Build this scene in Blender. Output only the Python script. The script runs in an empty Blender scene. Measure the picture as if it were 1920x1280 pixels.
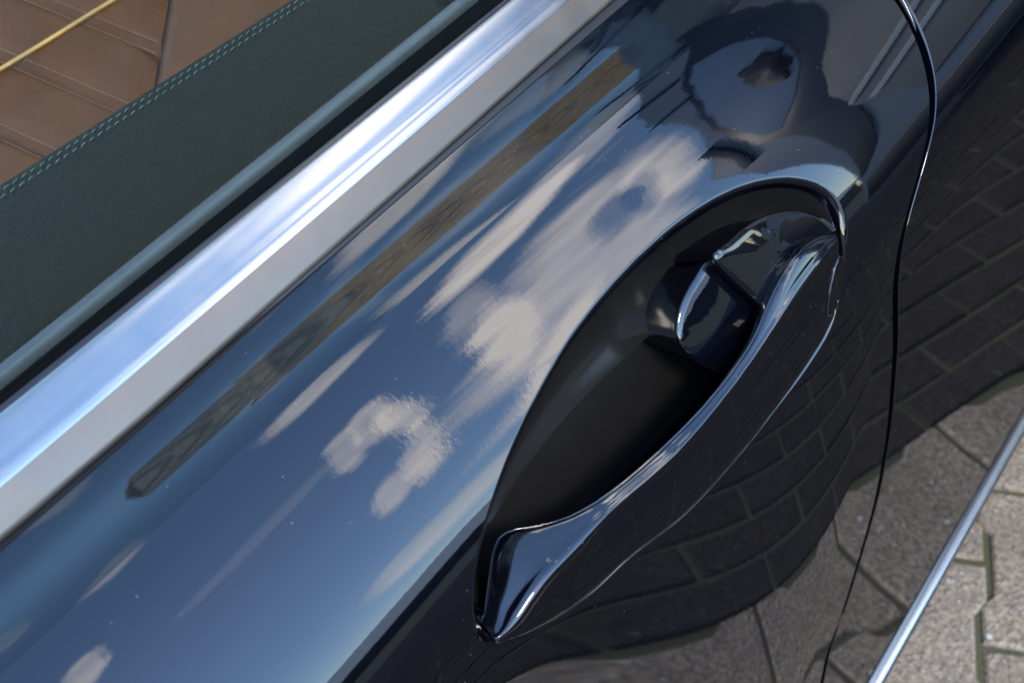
import bpy, bmesh, math, random
import numpy as np
from mathutils import Vector, Matrix
from mathutils.geometry import delaunay_2d_cdt
random.seed(7); rng = np.random.default_rng(7)
sc = bpy.context.scene
col = sc.collection
R = math.radians

# ------------------------------------------------------------------ camera
cam_d = bpy.data.cameras.new('camera'); cam = bpy.data.objects.new('camera', cam_d); col.objects.link(cam)
cam.matrix_world = Matrix(((0.5509, 0.5725, -0.6072, 0.0), (-0.8346, 0.3779, -0.4008, 0.0), (0.0, 0.7276, 0.6860, 1.2), (0, 0, 0, 1)))
cam_d.sensor_width = 36; cam_d.lens = 52.5; cam_d.clip_start = 0.02; cam_d.clip_end = 2000
cam_d.dof.use_dof = True; cam_d.dof.focus_distance = 0.60; cam_d.dof.aperture_fstop = 20
sc.camera = cam

# ------------------------------------------------------------------ light
SUN_EL, SUN_AZ = 44.0, 121.0        # azimuth from the rear of the car (+x) towards outboard (-y)
sun_dir = Vector((math.cos(R(SUN_EL)) * math.cos(R(SUN_AZ)), -math.cos(R(SUN_EL)) * math.sin(R(SUN_AZ)), math.sin(R(SUN_EL))))
sd = bpy.data.lights.new('sun', 'SUN'); sun = bpy.data.objects.new('sun', sd); col.objects.link(sun)
sd.energy = 0.75; sd.angle = R(14); sd.color = (1.0, 0.91, 0.78)
sun.rotation_euler = sun_dir.to_track_quat('Z', 'Y').to_euler()
SKY_STRENGTH = 0.135
world = bpy.data.worlds.new('World'); sc.world = world; world.use_nodes = True
BLOBS = [[0.5091, 1.9317, 23.0171, -0.0009, -1.2393, -8.8457, 0.5], [0.6235, 1.7851, 19.3121, -0.6669, 10.9816, -5.4542, 0.9], [0.6135, 1.0092, 14.9391, -0.7997, 5.5278, -2.2844, 0.6], [0.567, 1.0244, 69.0505, -3.3526, -2.7428, -3.4745, 0.75], [0.5742, 1.3312, 64.0909, -2.0517, 15.6236, -5.3413, 0.3], [0.4982, 1.2127, 71.1806, 0.4107, 8.5468, -6.5152, 0.5], [0.5163, 1.2389, 83.5551, 0.0186, 0.3121, -6.3458, 0.55], [0.5254, 1.1284, 83.3982, -3.2367, -117.8883, -4.1081, 0.65], [0.5231, 0.8408, -31.0031, -4.4591, -242.5204, 4.6195, 0.6], [0.5167, 0.7346, 211.7976, -0.1762, 67.187, -7.1423, 0.55], [0.5012, 0.7381, 56.1005, 0.6393, 18.5133, -9.5492, 0.55], [0.4993, 0.3125, 18.2674, -0.04, -6.8289, -12.9174, 0.5], [0.3584, 2.0429, 38.4554, 0.0234, 8.5342, -10.1646, 0.35], [0.5602, 0.6495, 31.6272, -1.5144, 50.6855, -11.1047, 0.45], [0.5377, 0.5175, 146.1708, -6.009, 107.0935, -16.849, 0.5], [0.3038, 1.4247, 55.3487, -0.0104, 1.2976, -7.4087, 0.5], [0.6872, 1.9732, 21.4679, -0.6692, 11.6301, -4.9999, 0.35], [0.6822, 1.2078, 42.1243, -2.8044, -10.6148, -2.8509, 0.35], [0.6441, 1.1624, 49.6339, -2.6134, 16.3177, -8.1218, -0.5], [0.6612, 1.1375, 61.773, -1.5326, 50.7333, -8.6808, -0.45], [0.4273, 1.2204, 14.088, 0.0133, 5.1873, -19.5878, 0.1]]

class NT:
    """small helper for wiring shader nodes"""
    def __init__(s, tree): s.t = tree; s.n = tree.nodes; s.l = tree.links
    def new(s, typ, **kw):
        n = s.n.new(typ)
        for k, v in kw.items(): setattr(n, k, v)
        return n
    def put(s, sock, v):
        if isinstance(v, bpy.types.NodeSocket): s.l.new(v, sock)
        elif v is not None:
            if sock.type == 'RGBA' and not isinstance(v, (int, float)) and len(v) == 3: v = (*v, 1)
            sock.default_value = v
    def m(s, op, a, b=None, c=None, clamp=False):
        n = s.new('ShaderNodeMath', operation=op, use_clamp=clamp)
        for i, v in enumerate((a, b, c)):
            if v is not None: s.put(n.inputs[i], v)
        return n.outputs[0]
    def sep(s, v):
        n = s.new('ShaderNodeSeparateXYZ'); s.put(n.inputs[0], v); return n.outputs
    def comb(s, x, y, z=0.0):
        n = s.new('ShaderNodeCombineXYZ')
        for i, v in enumerate((x, y, z)): s.put(n.inputs[i], v)
        return n.outputs[0]
    def noise(s, vec, scale, detail=3.0, rough=0.5, dist=0.0):
        n = s.new('ShaderNodeTexNoise'); s.put(n.inputs['Vector'], vec)
        n.inputs['Scale'].default_value = scale; n.inputs['Detail'].default_value = detail
        n.inputs['Roughness'].default_value = rough; n.inputs['Distortion'].default_value = dist
        return n.outputs['Fac'], n.outputs['Color']
    def voro(s, vec, scale, feature='F1', rnd=1.0):
        n = s.new('ShaderNodeTexVoronoi', feature=feature); s.put(n.inputs['Vector'], vec)
        n.inputs['Scale'].default_value = scale; n.inputs['Randomness'].default_value = rnd
        return n.outputs
    def mix(s, f, a, b, blend='MIX'):
        n = s.new('ShaderNodeMix', data_type='RGBA', blend_type=blend)
        s.put(n.inputs[0], f); s.put(n.inputs[6], a); s.put(n.inputs[7], b); return n.outputs[2]
    def ramp(s, f, lo, hi, a=0.0, b=1.0, kind='SMOOTHSTEP'):
        n = s.new('ShaderNodeMapRange', interpolation_type=kind); s.put(n.inputs['Value'], f)
        n.inputs['From Min'].default_value = lo; n.inputs['From Max'].default_value = hi
        n.inputs['To Min'].default_value = a; n.inputs['To Max'].default_value = b
        return n.outputs['Result']
    def bump(s, h, strength, dist, normal=None):
        n = s.new('ShaderNodeBump'); s.put(n.inputs['Height'], h)
        n.inputs['Strength'].default_value = strength; n.inputs['Distance'].default_value = dist
        if normal: s.put(n.inputs['Normal'], normal)
        return n.outputs[0]

def build_world():
    w = NT(world.node_tree)
    bg = w.n['Background']
    sky = w.new('ShaderNodeTexSky', sky_type='NISHITA', sun_disc=False)
    sky.sun_elevation = R(SUN_EL)
    # Blender: rotation 0 puts the sun at +y, positive turns towards +x
    sky.sun_rotation = math.atan2(sun_dir.x, sun_dir.y)
    sky.altitude = 30; sky.air_density = 1.3; sky.dust_density = 0.4; sky.ozone_density = 5.0
    tc = w.new('ShaderNodeTexCoord')
    d = w.sep(tc.outputs['Generated'])
    # position round the street axis: p along the street, q the angle from one skyline over to the other
    p = d[0]
    q = w.m('ARCTAN2', d[2], w.m('MULTIPLY', d[1], -1.0))
    vec = tc.outputs['Generated']
    warp1 = w.noise(vec, 8.0, 3.5, 0.5)[1]
    ws = w.sep(warp1)
    wx, wy = w.m('SUBTRACT', ws[0], 0.5), w.m('SUBTRACT', ws[1], 0.5)
    tot = None
    for (p0, q0, a, b, c, e, st) in BLOBS:
        dp = w.m('SUBTRACT', p, p0); dq = w.m('SUBTRACT', q, q0)
        u = w.m('MULTIPLY_ADD', dq, b, w.m('MULTIPLY', dp, a))
        v = w.m('MULTIPLY_ADD', dq, e, w.m('MULTIPLY', dp, c))
        u = w.m('MULTIPLY_ADD', wx, 1.3, u); v = w.m('MULTIPLY_ADD', wy, 1.3, v)
        r2 = w.m('MULTIPLY_ADD', u, u, w.m('MULTIPLY', v, v))
        k = w.m('MULTIPLY', w.ramp(r2, 1.35, 0.25), st)
        tot = k if tot is None else w.m('ADD', tot, k)
    # thin streaks over the rest of the sky
    cs = w.comb(w.m('MULTIPLY', p, 3.0), w.m('MULTIPLY', q, 5.0), d[1])
    n2 = w.noise(cs, 1.5, 5.0, 0.6)[0]
    inb = w.ramp(q, 2.15, 2.5)
    st2 = w.m('MULTIPLY', w.ramp(n2, 0.58, 0.72), w.m('MULTIPLY', inb, 0.35))
    tot = w.m('ADD', tot, st2)
    n3 = w.noise(vec, 9.0, 3.0, 0.5)[0]
    tot = w.m('MULTIPLY', tot, w.ramp(n3, 0.3, 0.65, 0.75, 1.1))
    tot = w.m('MINIMUM', w.m('MAXIMUM', tot, 0.0), 0.95)
    colr = w.mix(tot, sky.outputs[0], CLOUD)
    w.l.new(colr, bg.inputs['Color']); bg.inputs['Strength'].default_value = SKY_STRENGTH
CLOUD = (7.9, 7.4, 7.2)
build_world()

sc.view_settings.view_transform = 'Standard'; sc.view_settings.look = 'None'
sc.view_settings.exposure = 2.35; sc.view_settings.gamma = 1.0
sc.render.engine = 'CYCLES'
sc.cycles.use_denoising = True
sc.cycles.max_bounces = 10; sc.cycles.glossy_bounces = 6; sc.cycles.transparent_max_bounces = 12
sc.cycles.sample_clamp_indirect = 10

# ------------------------------------------------------------------ materials
def mat(name):
    m = bpy.data.materials.new(name); m.use_nodes = True
    t = NT(m.node_tree); b = t.n['Principled BSDF']
    tc = t.new('ShaderNodeTexCoord').outputs['Object']
    return m, t, b, tc
def setp(t, b, **kw):
    names = dict(base='Base Color', metal='Metallic', rough='Roughness', spec='Specular IOR Level', coat='Coat Weight',
                 crough='Coat Roughness', cior='Coat IOR', normal='Normal', cnormal='Coat Normal', ior='IOR', sheen='Sheen Weight')
    for k, v in kw.items(): t.put(b.inputs[names[k]], v)

def paint_mat():
    m, t, b, tc = mat('navy_paint')
    n = t.noise(tc, 420.0, 1.0, 0.5)[0]
    n2 = t.noise(tc, 1600.0, 1.0, 0.5)[0]
    h = t.m('MULTIPLY_ADD', n2, 0.35, n)
    fl = t.voro(tc, 9000.0)[1]
    f = t.ramp(t.sep(fl)[0], 0.9, 1.0)
    base = t.mix(f, (0.0011, 0.0013, 0.0026), (0.002, 0.003, 0.008))
    # the odd speck of dust on the lacquer
    v = t.voro(tc, 210.0)
    keep = t.m('GREATER_THAN', t.sep(v[1])[0], 0.78)
    dust = t.m('MULTIPLY', t.m('LESS_THAN', v[0], 0.045), keep)
    base = t.mix(t.m('MULTIPLY', dust, 0.5), base, (0.30, 0.30, 0.30))
    setp(t, b, base=base, rough=0.5, spec=0.0, coat=0.60, cior=2.2, crough=0.003,
         cnormal=t.bump(h, 0.007, 0.0005))
    return m
def chrome_mat(name, base, rough, streak=0.0):
    m, t, b, tc = mat(name)
    n = t.noise(tc, 60.0, 3.0)[0]
    setp(t, b, base=base, metal=1.0, rough=t.ramp(n, 0.3, 0.7, rough * 0.9, rough * 1.15))
    return m
def rubber_mat(name, base, rough, bump=0.0, spec=0.5):
    m, t, b, tc = mat(name)
    n = t.noise(tc, 2500.0, 2.0)[0]
    n2 = t.noise(tc, 90.0, 3.0)[0]
    setp(t, b, base=t.mix(n2, base, tuple(c * 1.6 for c in base)), rough=rough, spec=spec)
    if bump: setp(t, b, normal=t.bump(n, bump, 0.0004))
    return m
def leather_mat(name, base, grain, rough, amt):
    m, t, b, tc = mat(name)
    w = t.noise(tc, grain * 0.6, 2.0)[1]
    vv = t.new('ShaderNodeMix', data_type='VECTOR'); vv.inputs[0].default_value = 0.0012
    t.put(vv.inputs[4], tc); t.put(vv.inputs[5], w)
    v = t.voro(vv.outputs[1], grain, 'DISTANCE_TO_EDGE')[0]
    h = t.ramp(v, 0.0, 0.25)
    big = t.noise(tc, 30.0, 3.0)[0]
    c = t.mix(t.ramp(big, 0.3, 0.7), base, tuple(x * 1.25 for x in base))
    c = t.mix(t.m('MULTIPLY', t.ramp(v, 0.12, 0.0), 0.45), c, tuple(x * 0.5 for x in base))
    cr = t.noise(tc, 55.0, 3.0, 0.6, 1.2)[0]
    setp(t, b, base=c, rough=t.ramp(big, 0.3, 0.7, rough - 0.08, rough + 0.1), spec=0.22, normal=t.bump(h, amt, 0.00035, t.bump(cr, 0.35, 0.0022)))
    return m
def plain_mat(name, base, rough=0.5, var=0.2, scale=30.0, metal=0.0, bump=0.0):
    m, t, b, tc = mat(name)
    n = t.noise(tc, scale, 4.0, 0.6)[0]
    c = t.mix(t.ramp(n, 0.25, 0.75), tuple(x * (1 - var) for x in base), tuple(x * (1 + var) for x in base))
    setp(t, b, base=c, rough=rough, metal=metal)
    if bump: setp(t, b, normal=t.bump(n, bump, 0.005))
    return m
def glass_mat():
    m = bpy.data.materials.new('window_glass'); m.use_nodes = True
    t = NT(m.node_tree); t.n.remove(t.n['Principled BSDF'])
    tr = t.new('ShaderNodeBsdfTransparent'); tr.inputs[0].default_value = (0.91, 0.965, 0.945, 1)
    gl = t.new('ShaderNodeBsdfGlossy'); gl.inputs['Roughness'].default_value = 0.0
    g = t.new('ShaderNodeNewGeometry')
    dt = t.new('ShaderNodeVectorMath', operation='DOT_PRODUCT'); t.l.new(g.outputs['Normal'], dt.inputs[0]); t.l.new(g.outputs['Incoming'], dt.inputs[1])
    k = t.m('POWER', t.m('SUBTRACT', 1.0, t.m('ABSOLUTE', dt.outputs['Value'])), 5.0)
    mx = t.new('ShaderNodeMixShader'); t.l.new(t.m('MULTIPLY_ADD', k, 0.97, 0.03), mx.inputs[0])
    t.l.new(tr.outputs[0], mx.inputs[1]); t.l.new(gl.outputs[0], mx.inputs[2])
    t.l.new(mx.outputs[0], t.n['Material Output'].inputs[0])
    return m
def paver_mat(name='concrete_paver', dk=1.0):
    m, t, b, tc = mat(name)
    geo = t.new('ShaderNodeNewGeometry').outputs['Position']
    oi = t.new('ShaderNodeObjectInfo').outputs['Random']
    a = t.noise(geo, 7.0, 4.0, 0.6)[0]; a2 = t.noise(geo, 28.0, 4.0, 0.65)[0]
    g = t.noise(geo, 160.0, 4.0, 0.7)[0]
    c = t.mix(t.ramp(a, 0.3, 0.7), (0.28, 0.214, 0.150), (0.40, 0.314, 0.222))
    c = t.mix(t.ramp(a2, 0.45, 0.7, 0.0, 0.55), c, (0.17, 0.130, 0.088))
    c = t.mix(t.ramp(g, 0.35, 0.65, 0.0, 0.85), c, (0.13, 0.100, 0.070))
    v = t.voro(geo, 190.0)
    s = t.sep(v[1])
    st = t.m('MULTIPLY', t.ramp(v[0], 0.5, 0.3), t.m('GREATER_THAN', s[0], 0.66))
    stone = t.mix(s[1], (0.42, 0.38, 0.34), (0.20, 0.14, 0.11))
    c = t.mix(t.m('MULTIPLY', st, 0.8), c, stone)
    v2 = t.voro(geo, 70.0); s2 = t.sep(v2[1])
    st2 = t.m('MULTIPLY', t.ramp(v2[0], 0.32, 0.22), t.m('GREATER_THAN', s2[0], 0.86))
    c = t.mix(st2, c, t.mix(s2[2], (0.46, 0.43, 0.38), (0.36, 0.28, 0.19)))
    v3 = t.voro(geo, 420.0); s3 = t.sep(v3[1])
    c = t.mix(t.m('MULTIPLY', t.m('GREATER_THAN', s3[0], 0.8), 0.45), c, (0.07, 0.062, 0.06))
    c = t.mix(t.m('MULTIPLY_ADD', oi, 0.22, 0.0), c, (0.17, 0.147, 0.13))
    h = t.m('ADD', g, t.m('ADD', st, st2))
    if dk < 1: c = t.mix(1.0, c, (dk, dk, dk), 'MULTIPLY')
    setp(t, b, base=c, rough=0.85, spec=0.15, normal=t.bump(h, 0.9, 0.0025))
    return m
def joint_mat():
    m, t, b, tc = mat('mossy_joint')
    geo = t.new('ShaderNodeNewGeometry').outputs['Position']
    n = t.noise(geo, 9.0, 4.0, 0.6)[0]; g = t.noise(geo, 220.0, 3.0)[0]
    c = t.mix(g, (0.030, 0.025, 0.020), (0.10, 0.085, 0.065))
    c = t.mix(t.ramp(n, 0.34, 0.54, 0.0, 0.95), c, t.mix(g, (0.035, 0.034, 0.012), (0.095, 0.088, 0.034)))
    setp(t, b, base=c, rough=0.95, normal=t.bump(g, 0.6, 0.003))
    return m
def tile_mat(name, c1, c2):
    m, t, b, tc = mat(name)
    s = t.sep(tc)
    wv = t.m('MULTIPLY_ADD', t.m('SINE', t.m('MULTIPLY_ADD', t.noise(tc, 2.0, 2.0)[0], 2.0, t.m('MULTIPLY', s[0], 2 * math.pi / .55))), .5, .5)
    rw = t.m('FRACT', t.m('MULTIPLY', s[1], 1.6))
    br = t.new('ShaderNodeTexBrick'); t.put(br.inputs['Vector'], t.comb(s[0], t.m('ADD', s[1], s[2]) if 'brick' in name else s[1]))
    br.inputs['Scale'].default_value = 3.0; br.inputs['Color1'].default_value = (*c1, 1); br.inputs['Color2'].default_value = (*c2, 1)
    br.inputs['Mortar'].default_value = (*[x * 0.2 for x in c1], 1); br.inputs['Mortar Size'].default_value = 0.06
    n = t.noise(tc, 1.3, 4.0)[0]
    bc_ = t.mix(t.m('MULTIPLY', n, 0.5), br.outputs[0], c2)
    if 'brick' not in name:
        bc_ = t.mix(t.m('MULTIPLY', t.ramp(wv, 0.55, 0.1), 0.65), bc_, tuple(x * 0.15 for x in c1))
        bc_ = t.mix(t.m('MULTIPLY', t.ramp(rw, 0.22, 0.0), 0.8), bc_, tuple(x * 0.12 for x in c1))
    setp(t, b, base=bc_, rough=0.8)
    return m

M = dict(
    paint=paint_mat(),
    chrome=chrome_mat('polished_trim', (0.46, 0.445, 0.42), 0.19),
    satin=chrome_mat('satin_trim', (0.225, 0.18, 0.143), 0.38),
    sill=chrome_mat('sill_metal', (0.62, 0.63, 0.64), 0.22),
    rubber=rubber_mat('black_rubber', (0.006, 0.006, 0.007), 0.35),
    innerstrip=rubber_mat('grey_base_strip', (0.050, 0.052, 0.058), 0.25),
    felt=rubber_mat('black_felt', (0.0018, 0.0025, 0.0025), 0.95, 0.4, 0.04),
    gloss=rubber_mat('gloss_black_plastic', (0.012, 0.011, 0.014), 0.12),
    green=leather_mat('dark_green_leather', (0.0070, 0.0064, 0.0030), 640.0, 0.55, 0.5),
    tan=leather_mat('tan_leather', (0.098, 0.033, 0.010), 1100.0, 0.50, 0.12),
    thread=plain_mat('pale_green_thread', (0.055, 0.10, 0.095), 0.8, 0.2, 400),
    tanthread=plain_mat('tan_thread', (0.24, 0.15, 0.10), 0.8, 0.2, 400),
    sun_streak=plain_mat('gold_sun_streak', (0.52, 0.28, 0.09), 0.45, 0.25, 60),  # gold tone painted in for sunlight on the seat
    cup=rubber_mat('smooth_black_cup', (0.0065, 0.006, 0.0058), 0.17, 0.0, 0.4),
    dark=plain_mat('dark_lining', (0.010, 0.009, 0.009), 0.8),
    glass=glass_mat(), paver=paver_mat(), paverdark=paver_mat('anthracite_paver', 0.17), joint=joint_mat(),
    brick=tile_mat('red_brick', (0.20, 0.10, 0.07), (0.26, 0.15, 0.10)),
    stucco=plain_mat('pale_render', (0.42, 0.41, 0.38), 0.9, 0.15, 1.5),
    browntile=tile_mat('brown_roof_tile', (0.46, 0.25, 0.09), (0.55, 0.34, 0.15)),
    slate=tile_mat('grey_slate', (0.27, 0.24, 0.19), (0.34, 0.31, 0.25)),
    white=plain_mat('white_joinery', (0.75, 0.74, 0.70), 0.5, 0.05),
    vanpaint=plain_mat('van_slate_blue', (0.13, 0.165, 0.22), 0.5, 0.1, 2.0), vannavy=plain_mat('van_navy', (0.003, 0.005, 0.013), 0.35, 0.1), vangrey=plain_mat('van_grey', (0.14, 0.132, 0.13), 0.5, 0.15, 3.0),
    vanglass=plain_mat('pale_blue_panel', (0.135, 0.200, 0.31), 0.55, 0.12, 2.0),
    palemetal=plain_mat('pale_metal_roof', (0.55, 0.55, 0.54), 0.5, 0.15, 3.0), slatewall2=plain_mat('pale_trim', (0.36, 0.38, 0.40), 0.5, 0.1), treerefl=plain_mat('painted_tree_reflection', (0.045, 0.04, 0.033), 0.5, 0.7, 14.0), slatewall=plain_mat('tan_render', (0.42, 0.34, 0.22), 0.9, 0.2, 2.0),
    darkglass=plain_mat('dark_window', (0.02, 0.025, 0.03), 0.05, 0.1),
)

# ------------------------------------------------------------------ object helpers
def mesh_obj(name, verts, faces, material, parent=None, normals=None, smooth=True):
    me = bpy.data.meshes.new(name); me.from_pydata([tuple(map(float, v)) for v in verts], [], [tuple(map(int, f)) for f in faces]); me.update()
    if smooth: me.polygons.foreach_set('use_smooth', [True] * len(me.polygons))
    for mm in (material if isinstance(material, (list, tuple)) else [material]): me.materials.append(mm)
    if normals is not None: me.normals_split_custom_set_from_vertices([tuple(map(float, n)) for n in normals])
    o = bpy.data.objects.new(name, me); col.objects.link(o)
    if parent: o.parent = parent
    return o
def empty(name, label, cat, loc=(0, 0, 0), group=None):
    o = bpy.data.objects.new(name, None); col.objects.link(o); o.location = loc
    o.empty_display_size = 0.1
    o['label'] = label; o['category'] = cat
    if group: o['group'] = group
    return o
def grid_faces(nr, nc, base=0, flip=False):
    f = []
    for i in range(nr - 1):
        for j in range(nc - 1):
            a = base + i * nc + j
            q = (a, a + 1, a + nc + 1, a + nc)
            f.append(q[::-1] if flip else q)
    return f
def loft(name, rows, material, parent=None, closed=False, cap=False, flip=False, smooth=True):
    rows = np.asarray(rows, float); nr, nc = rows.shape[:2]
    v = rows.reshape(-1, 3)
    f = grid_faces(nr, nc, 0, flip)
    if closed:
        for i in range(nr - 1):
            a = i * nc + nc - 1; q = (a, i * nc, (i + 1) * nc, a + nc)
            f.append(q[::-1] if flip else q)
    if cap:
        f.append(tuple(range(nc)) if flip else tuple(range(nc))[::-1])
        f.append(tuple(range((nr - 1) * nc, nr * nc))[::-1] if flip else tuple(range((nr - 1) * nc, nr * nc)))
    return mesh_obj(name, v, f, material, parent, smooth=smooth)
def tube(path, r, n=8, taper=None):
    path = np.asarray(path, float); T = np.gradient(path, axis=0); T /= np.linalg.norm(T, axis=1, keepdims=True) + 1e-12
    up = np.array([0.13, -0.3, 0.94]); rows = []
    for i, (p, t) in enumerate(zip(path, T)):
        a = np.cross(t, up); a /= np.linalg.norm(a); b = np.cross(a, t)
        rr = r if taper is None else r * taper[i]
        rows.append([p + rr * (math.cos(k) * a + math.sin(k) * b) for k in np.linspace(0, 2 * math.pi, n, endpoint=False)])
    return np.array(rows)
def boxv(x0, x1, y0, y1, z0, z1):
    v = [(x0, y0, z0), (x1, y0, z0), (x1, y1, z0), (x0, y1, z0), (x0, y0, z1), (x1, y0, z1), (x1, y1, z1), (x0, y1, z1)]
    f = [(3, 2, 1, 0), (4, 5, 6, 7), (0, 1, 5, 4), (1, 2, 6, 5), (2, 3, 7, 6), (3, 0, 4, 7)]
    return v, f
def box(name, b, material, parent=None, bevel=0.0):
    v, f = boxv(*b); o = mesh_obj(name, v, f, material, parent, smooth=False)
    if bevel:
        bm = bmesh.new(); bm.from_mesh(o.data)
        bmesh.ops.bevel(bm, geom=bm.edges[:], offset=bevel, segments=2, profile=0.6, affect='EDGES')
        bm.to_mesh(o.data); bm.free()
    return o

# ------------------------------------------------------------------ car body surface (x rearward, y inboard, z up)
KA = [(0, 7), (0.04, 4), (0.085, -2), (0.125, -8.4), (0.165, -9.8), (0.205, -8.4), (0.26, -1), (0.45, 21), (0.7, 40), (0.85, 50), (0.94, 57), (1, 64)]
KS = [(0.0, 64), (0.01, 76), (0.03, 84), (0.09, 88), (0.22, 88.6), (0.34, 89.2), (0.42, 89.4), (0.5, 89), (0.56, 89), (0.62, 89)]
W0 = 0.13
def pchip(xk, yk, x):
    xk = np.array(xk, float); yk = np.array(yk, float); h = np.diff(xk); d = np.diff(yk) / h; m = np.zeros_like(yk)
    for i in range(1, len(xk) - 1):
        if d[i - 1] * d[i] > 0:
            w1 = 2 * h[i] + h[i - 1]; w2 = h[i] + 2 * h[i - 1]; m[i] = (w1 + w2) / (w1 / d[i - 1] + w2 / d[i])
    m[0] = d[0]; m[-1] = d[-1]
    i = np.clip(np.searchsorted(xk, x) - 1, 0, len(xk) - 2); t = (x - xk[i]) / h[i]
    return (2*t**3-3*t**2+1)*yk[i] + (t**3-2*t**2+t)*h[i]*m[i] + (-2*t**3+3*t**2)*yk[i+1] + (t**3-t**2)*h[i]*m[i+1]
def shoulder_width(x):
    t = np.clip((x - .24) / (.52 - .24), 0, 1); return .113 + .030 * t * t * (3 - 2 * t)
# the section depends on x only through the shoulder width, so tabulate unit sections once
_f = np.linspace(0, 1, 1500); _a = np.radians(pchip(*zip(*KA), _f)); _am = (_a[1:] + _a[:-1]) / 2; _df = np.diff(_f)
_uy = np.r_[0, np.cumsum(np.cos(_am) * _df)]; _uz = np.r_[0, np.cumsum(np.sin(_am) * _df)]
_g = np.linspace(0, .62, 3000); _b = np.radians(pchip(*zip(*KS), _g)); _bm = (_b[1:] + _b[:-1]) / 2; _dg = np.diff(_g)
_vy = np.r_[0, np.cumsum(np.cos(_bm) * _dg)]; _vz = np.r_[0, np.cumsum(np.sin(_bm) * _dg)]
def S(x, w):
    x = np.asarray(x, float); w = np.asarray(w, float); x, w = np.broadcast_arrays(x, w)
    L = shoulder_width(x); fr = np.clip(w / W0, 0, 1); s = np.clip(w - W0, 0, .62)
    y = .269 - L * np.interp(fr, _f, _uy) - np.interp(s, _g, _vy)
    z = .868 - L * np.interp(fr, _f, _uz) - np.interp(s, _g, _vz)
    return np.stack([x, y, z], -1)
def SN(x, w):
    x = np.asarray(x, float); w = np.asarray(w, float); x, w = np.broadcast_arrays(x, w)
    fr = np.clip(w / W0, 0, 1); s = np.clip(w - W0, 0, .62)
    a = np.where(w < W0, np.interp(fr, _f, _a), np.interp(s, _g, _b))
    Sw = np.stack([0 * a, -np.cos(a), -np.sin(a)], -1)
    e = 1e-3; Sx = (S(x + e, w) - S(x - e, w)) / (2 * e)
    n = np.cross(Sw, Sx); n /= np.linalg.norm(n, axis=-1, keepdims=True)
    ref = np.stack([0 * a, -np.sin(a), np.cos(a)], -1)
    return n * np.sign((n * ref).sum(-1, keepdims=True))

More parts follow.
